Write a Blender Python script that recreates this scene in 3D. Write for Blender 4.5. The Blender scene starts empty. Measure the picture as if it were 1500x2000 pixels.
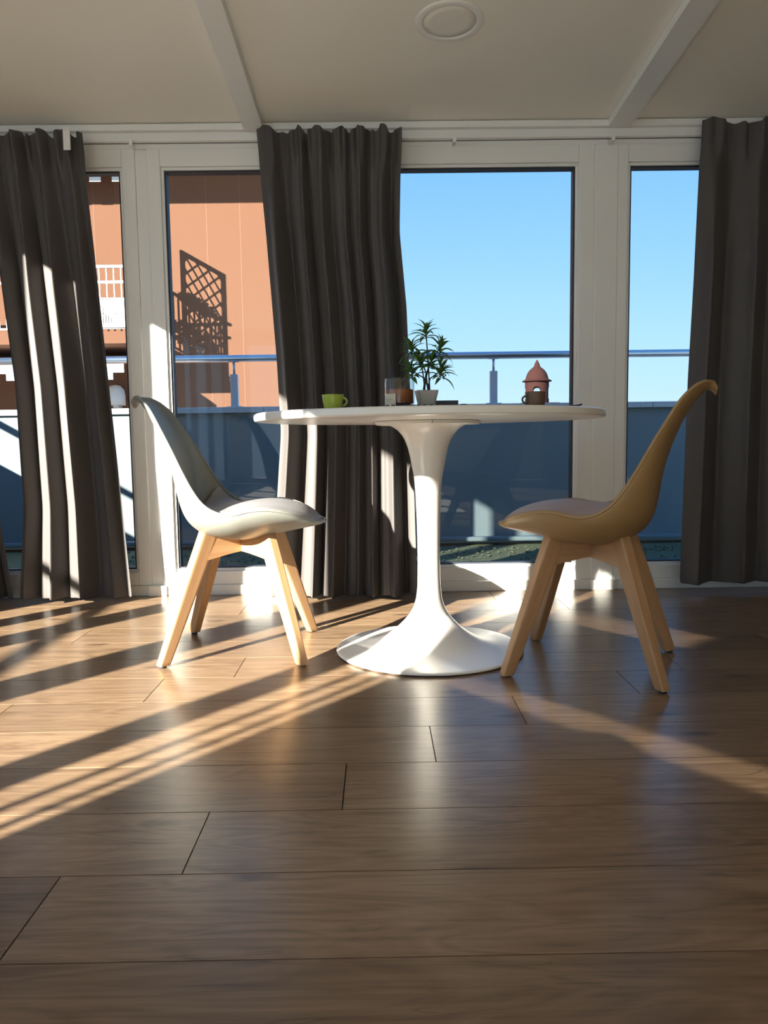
import bpy, bmesh, math, random
from mathutils import Vector, Matrix

random.seed(7)
scn = bpy.context.scene
COL = scn.collection

# ------------------------------------------------------------------ camera
F_PX, PITCH, ROLL, YAW, CAM_H = 1500.0, math.atan(138 / 1500), 0.0135, 12 / 1500, 0.66
fwd = Vector((math.sin(YAW) * math.cos(PITCH), math.cos(YAW) * math.cos(PITCH), -math.sin(PITCH)))
r0 = Vector((math.cos(YAW), -math.sin(YAW), 0)); u0 = r0.cross(fwd)
rt = r0 * math.cos(ROLL) - u0 * math.sin(ROLL); up = u0 * math.cos(ROLL) + r0 * math.sin(ROLL)
cd = bpy.data.cameras.new('camera'); cam = bpy.data.objects.new('camera', cd); COL.objects.link(cam)
cd.sensor_fit = 'VERTICAL'; cd.sensor_height = 24; cd.lens = 24 * F_PX / 2000
cd.clip_start = 0.02; cd.clip_end = 500
m3 = Matrix((rt, up, -fwd)).transposed()
cam.matrix_world = Matrix.Translation((0, 0, CAM_H)) @ m3.to_4x4()
scn.camera = cam

# ------------------------------------------------------------------ sky
w = bpy.data.worlds.new('sky'); scn.world = w; w.use_nodes = True
nt = w.node_tree; nt.nodes.clear()
tc = nt.nodes.new('ShaderNodeTexCoord'); sx = nt.nodes.new('ShaderNodeSeparateXYZ')
rp = nt.nodes.new('ShaderNodeValToRGB'); bg = nt.nodes.new('ShaderNodeBackground'); wo = nt.nodes.new('ShaderNodeOutputWorld')
nt.links.new(tc.outputs['Generated'], sx.inputs[0]); nt.links.new(sx.outputs['Z'], rp.inputs[0])
nt.links.new(rp.outputs[0], bg.inputs[0]); nt.links.new(bg.outputs[0], wo.inputs[0])
el = rp.color_ramp.elements
el[0].position = 0.0; el[0].color = (0.68, 0.86, 1.0, 1)
el[1].position = 1.0; el[1].color = (0.07, 0.22, 0.62, 1)
for p, c in ((0.1, (0.50, 0.78, 1.0)), (0.2, (0.35, 0.66, 1.0)), (0.34, (0.22, 0.52, 1.0)), (0.6, (0.13, 0.36, 0.82))):
    e = el.new(p); e.color = (*c, 1)
bg.inputs[1].default_value = 1.0

# ------------------------------------------------------------------ sun
SUN_DIR = Vector((0.80, 1.0, -0.456))
SUN = 18.0
sl = bpy.data.lights.new('sun', 'SUN'); sl.energy = SUN; sl.angle = math.radians(0.53); sl.color = (1.0, 0.91, 0.76)
so = bpy.data.objects.new('sun', sl); COL.objects.link(so)
so.rotation_euler = SUN_DIR.to_track_quat('-Z', 'Y').to_euler(); so.location = (-6, -8, 5)

# sunlight thrown back into the room by the front panes (the mirror image of the sun's direction);
# the path tracer's reflective caustics are off, so each sunlit stretch of pane sends its own beam
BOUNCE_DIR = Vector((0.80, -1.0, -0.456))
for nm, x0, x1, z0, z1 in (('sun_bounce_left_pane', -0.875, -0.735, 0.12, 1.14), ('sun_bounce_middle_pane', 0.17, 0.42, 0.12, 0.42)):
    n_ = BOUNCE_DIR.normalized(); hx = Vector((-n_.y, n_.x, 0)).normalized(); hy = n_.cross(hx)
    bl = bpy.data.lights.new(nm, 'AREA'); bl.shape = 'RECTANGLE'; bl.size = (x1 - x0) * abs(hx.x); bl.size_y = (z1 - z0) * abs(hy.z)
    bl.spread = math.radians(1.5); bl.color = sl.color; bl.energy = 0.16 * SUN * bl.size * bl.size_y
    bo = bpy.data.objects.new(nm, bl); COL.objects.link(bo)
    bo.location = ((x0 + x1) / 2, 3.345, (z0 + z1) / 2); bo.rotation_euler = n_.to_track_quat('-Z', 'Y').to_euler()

# ------------------------------------------------------------------ exposure
vs = scn.view_settings
vs.view_transform = 'Standard'; vs.look = 'None'; vs.gamma = 1.0; vs.use_curve_mapping = False
vs.exposure = 1.3
scn.cycles.caustics_reflective = False; scn.cycles.caustics_refractive = False
scn.cycles.max_bounces = 12; scn.cycles.diffuse_bounces = 6; scn.cycles.glossy_bounces = 4
scn.cycles.transparent_max_bounces = 24; scn.cycles.transmission_bounces = 8
scn.cycles.sample_clamp_indirect = 6.0

# ------------------------------------------------------------------ helpers
MAT = {}
def mat(name, color, rough=0.6, metal=0.0, spec=0.5, noise=0.0, nscale=20.0, stretch=(1, 1, 1), bump=0.0, bscale=None, sheen=0.0, coat=0.0, trans=0.0):
    m = bpy.data.materials.new(name); m.use_nodes = True; MAT[name] = m
    n = m.node_tree; b = n.nodes['Principled BSDF']
    b.inputs['Base Color'].default_value = (*color, 1); b.inputs['Roughness'].default_value = rough
    b.inputs['Metallic'].default_value = metal; b.inputs['Specular IOR Level'].default_value = spec
    if sheen: b.inputs['Sheen Weight'].default_value = sheen
    if coat: b.inputs['Coat Weight'].default_value = coat
    if trans: b.inputs['Transmission Weight'].default_value = trans
    t = n.nodes.new('ShaderNodeTexCoord'); mp = n.nodes.new('ShaderNodeMapping'); mp.inputs['Scale'].default_value = stretch
    n.links.new(t.outputs['Object'], mp.inputs[0])
    nz = n.nodes.new('ShaderNodeTexNoise'); nz.inputs['Scale'].default_value = nscale; nz.inputs['Detail'].default_value = 5
    n.links.new(mp.outputs[0], nz.inputs['Vector'])
    mx = n.nodes.new('ShaderNodeMix'); mx.data_type = 'RGBA'
    lo = tuple(c * (1 - noise) for c in color); hi = tuple(min(1, c * (1 + noise)) for c in color)
    mx.inputs[6].default_value = (*lo, 1); mx.inputs[7].default_value = (*hi, 1)
    n.links.new(nz.outputs[0], mx.inputs[0]); n.links.new(mx.outputs[2], b.inputs['Base Color'])
    if bump:
        bn = n.nodes.new('ShaderNodeBump'); bn.inputs['Strength'].default_value = bump; bn.inputs['Distance'].default_value = 0.002
        nb = n.nodes.new('ShaderNodeTexNoise'); nb.inputs['Scale'].default_value = bscale or nscale; nb.inputs['Detail'].default_value = 3
        n.links.new(mp.outputs[0], nb.inputs['Vector']); n.links.new(nb.outputs[0], bn.inputs['Height']); n.links.new(bn.outputs[0], b.inputs['Normal'])
    return m

def glass_mat(name, tint=(0.93, 0.96, 0.96), base=0.05, edge=0.5):
    m = bpy.data.materials.new(name); m.use_nodes = True; MAT[name] = m
    n = m.node_tree; n.nodes.clear()
    o = n.nodes.new('ShaderNodeOutputMaterial'); mx = n.nodes.new('ShaderNodeMixShader')
    tr = n.nodes.new('ShaderNodeBsdfTransparent'); tr.inputs[0].default_value = (*tint, 1)
    gl = n.nodes.new('ShaderNodeBsdfGlossy'); gl.inputs['Roughness'].default_value = 0.0
    lw = n.nodes.new('ShaderNodeLayerWeight'); lw.inputs[0].default_value = 0.5
    pw = n.nodes.new('ShaderNodeMath'); pw.operation = 'POWER'; pw.inputs[1].default_value = 4
    ma = n.nodes.new('ShaderNodeMath'); ma.operation = 'MULTIPLY_ADD'; ma.inputs[1].default_value = edge; ma.inputs[2].default_value = base
    n.links.new(lw.outputs['Facing'], pw.inputs[0]); n.links.new(pw.outputs[0], ma.inputs[0]); n.links.new(ma.outputs[0], mx.inputs[0])
    n.links.new(tr.outputs[0], mx.inputs[1]); n.links.new(gl.outputs[0], mx.inputs[2]); n.links.new(mx.outputs[0], o.inputs[0])
    return m

def wood_mat(name, c_dark, c_mid, c_light, rough, spec=0.5, ring=6.0, knots=False, bump=0.12):
    """wood whose grain runs along local X; every piece takes its own stretch of the pattern"""
    m = bpy.data.materials.new(name); m.use_nodes = True; MAT[name] = m
    n = m.node_tree; L = n.links.new; b = n.nodes['Principled BSDF']
    t = n.nodes.new('ShaderNodeTexCoord'); oi = n.nodes.new('ShaderNodeObjectInfo')
    of = n.nodes.new('ShaderNodeVectorMath'); of.operation = 'ADD'
    sc = n.nodes.new('ShaderNodeVectorMath'); sc.operation = 'SCALE'; sc.inputs[0].default_value = (37.0, 11.0, 5.0)
    L(oi.outputs['Random'], sc.inputs['Scale']); L(t.outputs['Object'], of.inputs[0]); L(sc.outputs[0], of.inputs[1])
    def nz(scale, det, vscale, dist=0.0):
        mp = n.nodes.new('ShaderNodeMapping'); mp.inputs['Scale'].default_value = vscale; L(of.outputs[0], mp.inputs[0])
        q = n.nodes.new('ShaderNodeTexNoise'); q.inputs['Scale'].default_value = scale; q.inputs['Detail'].default_value = det
        q.inputs['Distortion'].default_value = dist; L(mp.outputs[0], q.inputs['Vector']); return q
    fine = nz(60, 5, (0.06, 1.6, 1.6)); broad = nz(5, 3, (0.35, 2.2, 2.2), 1.2); blot = nz(2.2, 2, (0.6, 1, 1))
    rings = n.nodes.new('ShaderNodeMath'); rings.operation = 'MULTIPLY'; rings.inputs[1].default_value = ring; L(broad.outputs[0], rings.inputs[0])
    fr = n.nodes.new('ShaderNodeMath'); fr.operation = 'PINGPONG'; fr.inputs[1].default_value = 0.5; L(rings.outputs[0], fr.inputs[0])
    add = n.nodes.new('ShaderNodeMath'); add.operation = 'MULTIPLY_ADD'; add.inputs[1].default_value = 0.5; L(fr.outputs[0], add.inputs[0])
    f2 = n.nodes.new('ShaderNodeMath'); f2.operation = 'MULTIPLY'; f2.inputs[1].default_value = 0.72; L(fine.outputs[0], f2.inputs[0]); L(f2.outputs[0], add.inputs[2])
    a2 = n.nodes.new('ShaderNodeMath'); a2.operation = 'MULTIPLY_ADD'; a2.inputs[1].default_value = 0.35; L(blot.outputs[0], a2.inputs[0]); L(add.outputs[0], a2.inputs[2])
    r = n.nodes.new('ShaderNodeValToRGB'); e = r.color_ramp.elements
    e[0].position = 0.34; e[0].color = (*c_dark, 1); e[1].position = 0.92; e[1].color = (*c_light, 1)
    x = e.new(0.62); x.color = (*c_mid, 1); L(a2.outputs[0], r.inputs[0])
    hs = n.nodes.new('ShaderNodeHueSaturation'); mr = n.nodes.new('ShaderNodeMapRange')
    mr.inputs[3].default_value = 0.86; mr.inputs[4].default_value = 1.14; L(oi.outputs['Random'], mr.inputs[0]); L(mr.outputs[0], hs.inputs['Value'])
    L(r.outputs[0], hs.inputs['Color']); out = hs.outputs[0]
    if knots:
        mp = n.nodes.new('ShaderNodeMapping'); mp.inputs['Scale'].default_value = (1.6, 5.0, 1.0); L(of.outputs[0], mp.inputs[0])
        vo = n.nodes.new('ShaderNodeTexVoronoi'); vo.voronoi_dimensions = '2D'; vo.inputs['Scale'].default_value = 0.8; L(mp.outputs[0], vo.inputs['Vector'])
        wob = nz(30, 3, (1, 1, 1))
        ad = n.nodes.new('ShaderNodeMath'); ad.operation = 'MULTIPLY_ADD'; ad.inputs[1].default_value = 0.035; L(wob.outputs[0], ad.inputs[0]); L(vo.outputs['Distance'], ad.inputs[2])
        kr = n.nodes.new('ShaderNodeMapRange'); kr.inputs[1].default_value = 0.03; kr.inputs[2].default_value = 0.085; kr.inputs[3].default_value = 0.72; kr.inputs[4].default_value = 0.0; L(ad.outputs[0], kr.inputs[0])
        # cracks: thin dark streaks along the grain
        ck = nz(9, 2, (0.22, 3.0, 1.0), 0.6)
        cs = n.nodes.new('ShaderNodeMath'); cs.operation = 'SUBTRACT'; cs.inputs[1].default_value = 0.62; L(ck.outputs[0], cs.inputs[0])
        ca = n.nodes.new('ShaderNodeMath'); ca.operation = 'ABSOLUTE'; L(cs.outputs[0], ca.inputs[0])
        cr = n.nodes.new('ShaderNodeMapRange'); cr.inputs[1].default_value = 0.0; cr.inputs[2].default_value = 0.012; cr.inputs[3].default_value = 0.4; cr.inputs[4].default_value = 0.0; L(ca.outputs[0], cr.inputs[0])
        mxx = n.nodes.new('ShaderNodeMath'); mxx.operation = 'MAXIMUM'; L(kr.outputs[0], mxx.inputs[0]); L(cr.outputs[0], mxx.inputs[1])
        mk = n.nodes.new('ShaderNodeMix'); mk.data_type = 'RGBA'; L(mxx.outputs[0], mk.inputs[0]); L(out, mk.inputs[6]); mk.inputs[7].default_value = (0.035, 0.022, 0.016, 1); out = mk.outputs[2]
    L(out, b.inputs['Base Color']); b.inputs['Roughness'].default_value = rough; b.inputs['Specular IOR Level'].default_value = spec
    bn = n.nodes.new('ShaderNodeBump'); bn.inputs['Strength'].default_value = bump; bn.inputs['Distance'].default_value = 0.0006
    L(fine.outputs[0], bn.inputs['Height']); L(bn.outputs[0], b.inputs['Normal'])
    return m

mat('white_plastic_frame', (0.78, 0.79, 0.78), 0.35, noise=0.02, nscale=3)
mat('ceiling_paint', (0.84, 0.82, 0.76), 0.7, noise=0.03, nscale=2)
mat('wall_paint', (0.76, 0.74, 0.70), 0.8, noise=0.03, nscale=2)
mat('rubber_gasket', (0.02, 0.025, 0.035), 0.6)
mat('curtain_cloth', (0.064, 0.058, 0.058), 0.62, noise=0.08, nscale=350, stretch=(1, 1, 0.3), bump=0.15, bscale=600, sheen=0.08)
mat('white_tape', (0.75, 0.75, 0.76), 0.6)
mat('steel', (0.55, 0.57, 0.60), 0.28, metal=1.0, noise=0.05, nscale=8)
mat('grey_metal', (0.66, 0.67, 0.68), 0.5, metal=0.3, noise=0.06, nscale=10)
mat('white_lacquer', (0.80, 0.79, 0.76), 0.28, noise=0.015, nscale=5)
mat('grey_shell', (0.20, 0.21, 0.195), 0.42, noise=0.03, nscale=6)
mat('grey_pad', (0.20, 0.20, 0.215), 0.5, noise=0.03, nscale=60, bump=0.08, bscale=400)
mat('tan_shell', (0.36, 0.235, 0.105), 0.40, noise=0.03, nscale=6)
mat('tan_pad', (0.40, 0.31, 0.28), 0.5, noise=0.03, nscale=60, bump=0.08, bscale=400)
mat('green_glaze', (0.27, 0.36, 0.035), 0.3, noise=0.08, nscale=40)
mat('brown_glaze', (0.13, 0.075, 0.045), 0.35, noise=0.1, nscale=40)
mat('orange_wax', (0.42, 0.125, 0.04), 0.55, noise=0.05, nscale=20)
mat('paper_label', (0.62, 0.60, 0.48), 0.7)
mat('label_print', (0.25, 0.24, 0.20), 0.7)
mat('dark_tray', (0.012, 0.013, 0.022), 0.35)
mat('pot_ceramic', (0.52, 0.52, 0.50), 0.45, noise=0.04, nscale=15)
mat('leaf_green', (0.07, 0.19, 0.025), 0.38, noise=0.5, nscale=14)
mat('stem_dark', (0.035, 0.035, 0.03), 0.6)
mat('soil', (0.05, 0.035, 0.025), 0.9, noise=0.4, nscale=60)
mat('parapet_render', (0.22, 0.265, 0.275), 0.8, noise=0.06, nscale=3)
mat('stone_coping', (0.62, 0.62, 0.62), 0.8, noise=0.2, nscale=25, bump=0.3, bscale=60)
mat('moss_ground', (0.14, 0.15, 0.075), 0.95, noise=0.5, nscale=18, bump=0.8, bscale=40)
mat('pebble_stone', (0.15, 0.15, 0.09), 0.9, noise=0.45, nscale=12)
mat('orange_render', (0.160, 0.070, 0.037), 0.9, noise=0.05, nscale=0.35)
mat('pale_joint', (0.21, 0.105, 0.065), 0.9)
mat('white_paint', (0.72, 0.72, 0.70), 0.6)
mat('awning_canvas', (0.70, 0.70, 0.69), 0.8)
mat('terracotta', (0.046, 0.019, 0.017), 0.9, spec=0.05, noise=0.2, nscale=9)
mat('dark_timber', (0.10, 0.055, 0.035), 0.7)
mat('banner_print', (0.12, 0.12, 0.12), 0.8)
mat('lamp_diffuser', (0.80, 0.78, 0.72), 0.5)
mat('street_stone', (0.30, 0.28, 0.25), 0.9, noise=0.15, nscale=0.5)
mat('bounce_rug_cream', (0.74, 0.72, 0.67), 0.95, noise=0.06, nscale=90, bump=0.4, bscale=300)  # pale surface of the added rug that bounces sun into the room
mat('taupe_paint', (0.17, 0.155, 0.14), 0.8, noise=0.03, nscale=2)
mat('subfloor', (0.03, 0.022, 0.016), 0.9)
mat('balcony_leaf', (0.05, 0.12, 0.02), 0.7, noise=0.4, nscale=8)
glass_mat('window_glass', (0.97, 0.98, 0.98), 0.02, 0.5)
glass_mat('tinted_glass', (0.66, 0.685, 0.70), 0.025, 0.5)
glass_mat('jar_glass', (0.96, 0.98, 0.98), 0.06, 0.8)
wood_mat('oak_laminate', (0.105, 0.066, 0.040), (0.183, 0.120, 0.073), (0.250, 0.172, 0.110), 0.28, 0.5, ring=7, knots=True)
wood_mat('beech', (0.36, 0.205, 0.10), (0.43, 0.255, 0.13), (0.49, 0.30, 0.165), 0.38, 0.4, ring=4, bump=0.05)

def new_obj(name, me, m, parent=None, loc=None, rot=None):
    o = bpy.data.objects.new(name, me); COL.objects.link(o)
    if m is not None and me is not None and len(me.materials) == 0: me.materials.append(MAT[m])
    if parent is not None: o.parent = parent
    if loc is not None: o.location = loc
    if rot is not None: o.rotation_euler = rot
    return o

def mesh_py(name, v, f, smooth=False):
    me = bpy.data.meshes.new(name); me.from_pydata([tuple(p) for p in v], [], f); me.validate(); me.update()
    bm = bmesh.new(); bm.from_mesh(me); bmesh.ops.recalc_face_normals(bm, faces=bm.faces); bm.to_mesh(me); bm.free()
    if smooth:
        for p in me.polygons: p.use_smooth = True
    return me

def box_mesh(name, x0, x1, y0, y1, z0, z1, bevel=0.0, seg=2):
    bm = bmesh.new(); bmesh.ops.create_cube(bm, size=1)
    for v in bm.verts:
        v.co = Vector((x0 if v.co.x < 0 else x1, y0 if v.co.y < 0 else y1, z0 if v.co.z < 0 else z1))
    if bevel: bmesh.ops.bevel(bm, geom=list(bm.edges), offset=bevel, segments=seg, affect='EDGES', profile=0.6)
    bmesh.ops.recalc_face_normals(bm, faces=bm.faces)
    me = bpy.data.meshes.new(name); bm.to_mesh(me); bm.free(); return me

def box(name, x0, x1, y0, y1, z0, z1, m, parent=None, bevel=0.0):
    """box centred on its own origin so that its material follows the piece"""
    c = ((x0 + x1) / 2, (y0 + y1) / 2, (z0 + z1) / 2)
    me = box_mesh(name, x0 - c[0], x1 - c[0], y0 - c[1], y1 - c[1], z0 - c[2], z1 - c[2], bevel)
    return new_obj(name, me, m, parent, c)

def lathe_mesh(name, prof, n=64, closed=False):
    v, f = [], []; k = len(prof)
    for i in range(n):
        a = 2 * math.pi * i / n
        for r, z in prof: v.append((r * math.cos(a), r * math.sin(a), z))
    for i in range(n):
        j = (i + 1) % n
        for q in range(k - 1 if not closed else k):
            q2 = (q + 1) % k
            f.append((i * k + q, j * k + q, j * k + q2, i * k + q2))
    me = bpy.data.meshes.new(name); me.from_pydata(v, [], f)
    bm = bmesh.new(); bm.from_mesh(me); bmesh.ops.remove_doubles(bm, verts=bm.verts, dist=1e-5)
    bmesh.ops.recalc_face_normals(bm, faces=bm.faces); bm.to_mesh(me); bm.free()
    for p in me.polygons: p.use_smooth = True
    return me

def tube_mesh(name, pts, rad, n=10, cyclic=False):
    """tube along points; rad is a number or one per point"""
    pts = [Vector(p) for p in pts]; N = len(pts); rr = rad if isinstance(rad, (list, tuple)) else [rad] * N
    v, f = [], []; prev = None
    for i, p in enumerate(pts):
        a = pts[(i - 1) % N] if (i or cyclic) else p; b = pts[(i + 1) % N] if (i < N - 1 or cyclic) else p
        d = (b - a).normalized()
        ref = prev if prev is not None else (Vector((0, 0, 1)) if abs(d.z) < 0.9 else Vector((1, 0, 0)))
        s = (ref - d * ref.dot(d)).normalized(); prev = s; t = d.cross(s)
        for k in range(n):
            an = 2 * math.pi * k / n; v.append(p + (s * math.cos(an) + t * math.sin(an)) * rr[i])
    for i in range(N if cyclic else N - 1):
        j = (i + 1) % N
        for k in range(n):
            k2 = (k + 1) % n; f.append((i * n + k, i * n + k2, j * n + k2, j * n + k))
    if not cyclic: f.append(tuple(range(n))[::-1]); f.append(tuple((N - 1) * n + k for k in range(n)))
    return mesh_py(name, v, f, True)

def prism_mesh(name, poly, x0, x1):
    """polygon of (y, z) points pushed from x0 to x1"""
    n = len(poly); v = [(x0, y, z) for y, z in poly] + [(x1, y, z) for y, z in poly]
    f = [tuple(range(n)), tuple(range(n, 2 * n))] + [(i, (i + 1) % n, n + (i + 1) % n, n + i) for i in range(n)]
    return mesh_py(name, v, f)

def empty(name, loc=(0, 0, 0), rz=0.0):
    o = bpy.data.objects.new(name, None); COL.objects.link(o); o.location = loc; o.rotation_euler = (0, 0, rz); o.empty_display_size = 0.1
    return o
def tag(o, label=None, cat=None, group=None, kind=None):
    if label: o['label'] = label
    if cat: o['category'] = cat
    if group: o['group'] = group
    if kind: o['kind'] = kind
    return o
def struct(o, label=None): return tag(o, label, None, None, 'structure')
def smooth_by_angle(o, deg=40):
    bm = bmesh.new(); bm.from_mesh(o.data)
    for fc in bm.faces: fc.smooth = True
    for e in bm.edges:
        if len(e.link_faces) == 2 and e.calc_face_angle(0) > math.radians(deg): e.smooth = False
    bm.to_mesh(o.data); bm.free()

# ================================================================== THE ROOM
WY = 3.33                      # inner face of the glazed front wall
XL, XR, YB = -2.40, 2.75, -6.00
CSL = 0.056                    # the ceiling rises towards the room
def ceil_z(y): return 1.968 + (WY - y) * CSL

# floor and its planks
PW, PL = 0.2, 1.283
floor = box('floor', XL, XR, YB, WY + 0.12, -0.10, -0.012, 'subfloor'); struct(floor, 'brown oak laminate floor of long planks')
seam = {0: -0.496, 1: -0.31, 2: -0.072, 3: 0.113, 4: 0.34, 5: 0.672, 6: -0.415, 7: -0.02, 8: 0.25, 9: -0.33, 10: 0.74, 11: 0.483}
plank_cache = {}
G = 0.0011
for k in range(-40, 12):
    y0 = 0.93 + PW * k
    if y0 < YB: continue
    y1 = min(y0 + PW, WY + 0.12 if k < 11 else WY + 0.02)
    s = seam.get(k, random.uniform(-0.6, 0.6))
    cuts = [s + j * PL for j in range(-4, 5)]
    for a, b in zip(cuts, cuts[1:]):
        a2, b2 = max(a, XL), min(b, XR)
        if b2 - a2 < 0.03: continue
        key = (round(b2 - a2, 4), round(y1 - y0, 4))
        if key not in plank_cache:
            hx, hy = (b2 - a2) / 2 - G, (y1 - y0) / 2 - G
            plank_cache[key] = box_mesh('plank', -hx, hx, -hy, hy, -0.011, 0.0)
        new_obj('plank', plank_cache[key], 'oak_laminate', floor, ((a2 + b2) / 2 - floor.location.x, (y0 + y1) / 2 - floor.location.y, -floor.location.z))

# ceiling
me = prism_mesh('ceiling', [(YB, ceil_z(YB)), (WY + 0.1, ceil_z(WY + 0.1)), (WY + 0.1, 2.55), (YB, 2.55)], XL - 0.1, XR)
struct(new_obj('ceiling', me, 'ceiling_paint'), 'pale ceiling sloping down gently towards the windows')
for i, (xa, xb) in enumerate(((-0.526, -0.448), (0.971, 1.062))):
    me = prism_mesh('trim', [(YB + 0.02, ceil_z(YB + .02) - 0.002), (YB + 0.02, ceil_z(YB + .02) - 0.035), (WY - 0.045, ceil_z(WY - .045) - 0.035), (WY - 0.045, ceil_z(WY - .045) - 0.002)], xa, xb)
    struct(new_obj('trim_%d' % (i + 1), me, 'white_plastic_frame'), 'white batten running along the ceiling ' + ('left of the middle curtain' if i == 0 else 'right of the round ceiling light'))

# solid walls
def wall_prism(name, poly, x0, x1, label): return struct(new_obj(name, prism_mesh(name, poly, x0, x1), 'taupe_paint'), label)
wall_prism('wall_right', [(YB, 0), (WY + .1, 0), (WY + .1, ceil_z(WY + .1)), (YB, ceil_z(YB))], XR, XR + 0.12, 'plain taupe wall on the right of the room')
wbk = struct(empty('wall_back', (0, YB, 0)), 'pale wall behind the viewer, its wide window added to let in sun')
for x0, x1, z0, z1 in ((XL, -2.1, 0, ceil_z(YB)), (0.15, XR + .12, 0, ceil_z(YB)), (-2.1, 0.15, 2.25, ceil_z(YB)), (-2.1, 0.15, 0, 0.08)): box('pier', x0, x1, -.12, 0, z0, z1, 'wall_paint', wbk)
wbw = struct(empty('window_6', (0, YB, 0)), 'unseen wide window added behind the viewer for more light')  # added out of view so that sun and sky brighten the room
for k in range(2): box('pane', -2.1 + k * 1.125 + .03, -2.1 + (k + 1) * 1.125 - .03, -.06, -.045, .08, 2.25, 'window_glass', wbw)
for k in range(3): box('mullion', -2.1 + k * 1.125 - .03, -2.1 + k * 1.125 + .03, -.09, -.02, .08, 2.25, 'white_plastic_frame', wbw)
HZ = 2.03                      # window head in the left wall
wl = struct(new_obj('wall_left', prism_mesh('wall_left', [(YB, 0), (-5.7, 0), (-5.7, HZ), (-3.05, HZ), (-3.05, 0), (-1.02, 0), (-1.02, HZ), (1.95, HZ), (1.95, 0), (WY + .1, 0), (WY + .1, ceil_z(WY + .1)), (YB, ceil_z(YB))], XL - 0.07, XL), 'wall_paint'), 'left wall with tall windows, the rear ones added for light')
bm = bmesh.new(); bm.from_mesh(wl.data); bmesh.ops.triangulate(bm, faces=[f for f in bm.faces if len(f.verts) > 4]); bm.to_mesh(wl.data); bm.free()

# ------------------------------------------------------------------ glazed front wall
GZ0, GZ1 = 0.104, 1.814
FD = 0.075                     # frame depth
def front_window(idx, xa, xb, label, left_w=0.06, right_w=0.06):
    """glass from xa to xb; sash members around it"""
    wv = struct(empty('window_%d' % idx, ((xa + xb) / 2, WY, 0)), label)
    cx = (xa + xb) / 2; y0, y1 = 0.0, FD
    def b(n, x0, x1, ya, yb, z0, z1, m='white_plastic_frame', bv=0.003): return box(n, x0 - cx, x1 - cx, ya, yb, z0, z1, m, wv, bv)
    b('stile', xa - left_w, xa, y0, y1, 0.045, 1.887); b('stile', xb, xb + right_w, y0, y1, 0.045, 1.887)
    b('top_rail', xa, xb, y0, y1, GZ1, 1.887); b('bottom_rail', xa, xb, y0, y1, 0.045, GZ0)
    # stepped glazing bead and dark gasket
    for n, x0, x1, z0, z1 in (('glazing_bead', xa, xa + .012, GZ0 + .012, GZ1 - .012), ('glazing_bead', xb - .012, xb, GZ0 + .012, GZ1 - .012), ('glazing_bead', xa, xb, GZ1 - .012, GZ1), ('glazing_bead', xa, xb, GZ0, GZ0 + .012)):
        b(n, x0, x1, y0 + .012, y1 - .01, z0, z1, bv=0.002)
    for x0, x1, z0, z1 in ((xa + .012, xa + .019, GZ0 + .012, GZ1 - .012), (xb - .019, xb - .012, GZ0 + .012, GZ1 - .012), (xa + .019, xb - .019, GZ1 - .019, GZ1 - .012), (xa + .019, xb - .019, GZ0 + .012, GZ0 + .018)):
        b('gasket', x0, x1, y0 + .02, y1 - .015, z0, z1, 'rubber_gasket', 0)
    b('pane', xa + .012, xb - .012, y0 + .030, y0 + .050, GZ0 + .012, GZ1 - .012, 'tinted_glass', 0)
    return wv
front_window(1, -2.25, -1.049, 'tall fixed window pane beside the left curtain', 0.06, 0.055)
front_window(2, -0.889, -0.11, 'tall window with the orange building behind it', 0.055, 0.06)
front_window(3, 0.075, 0.864, 'tall window behind the round table', 0.06, 0.065)
front_window(4, 1.072, 2.55, 'tall window behind the right-hand chair', 0.045, 0.06)
wf = box('wall_front', XL, XR, WY + 0.004, WY + 0.10, 1.885, 1.975, 'white_plastic_frame'); struct(wf, 'white head of the glazed front wall')
for i, (xa, xb, pr) in enumerate(((-0.994, -0.944, 0.006), (-0.05, 0.015, 0.006), (0.929, 1.027, -0.004), (-2.40, -2.31, 0.0), (2.61, 2.75, 0.0))):
    struct(box('trim_%d' % (i + 3), xa, xb, WY + pr, WY + FD, 0.0, 1.885, 'white_plastic_frame', None, 0.003), 'white mullion between the front windows')
struct(box('trim_8', XL, XR, WY - 0.030, WY + 0.004, 1.905, 1.940, 'white_plastic_frame', None, 0.004), 'white stepped moulding above the window heads')
struct(box('trim_9', XL, XR, WY - 0.050, WY + 0.004, 1.940, 1.966, 'white_plastic_frame', None, 0.004), 'white moulding tucked under the ceiling')
# low plinth under the windows, returned round the mullions
for xa, xb, d in ((XL, -1.005, 0.010), (-1.005, -0.925, 0.022), (-0.925, 0.925, 0.012), (0.925, 1.035, 0.026), (1.035, XR, 0.012)):
    struct(box('baseboard_front', xa, xb, WY - d, WY + FD, 0.0, 0.045, 'white_plastic_frame', None, 0.003), 'low white plinth under the windows')

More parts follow.
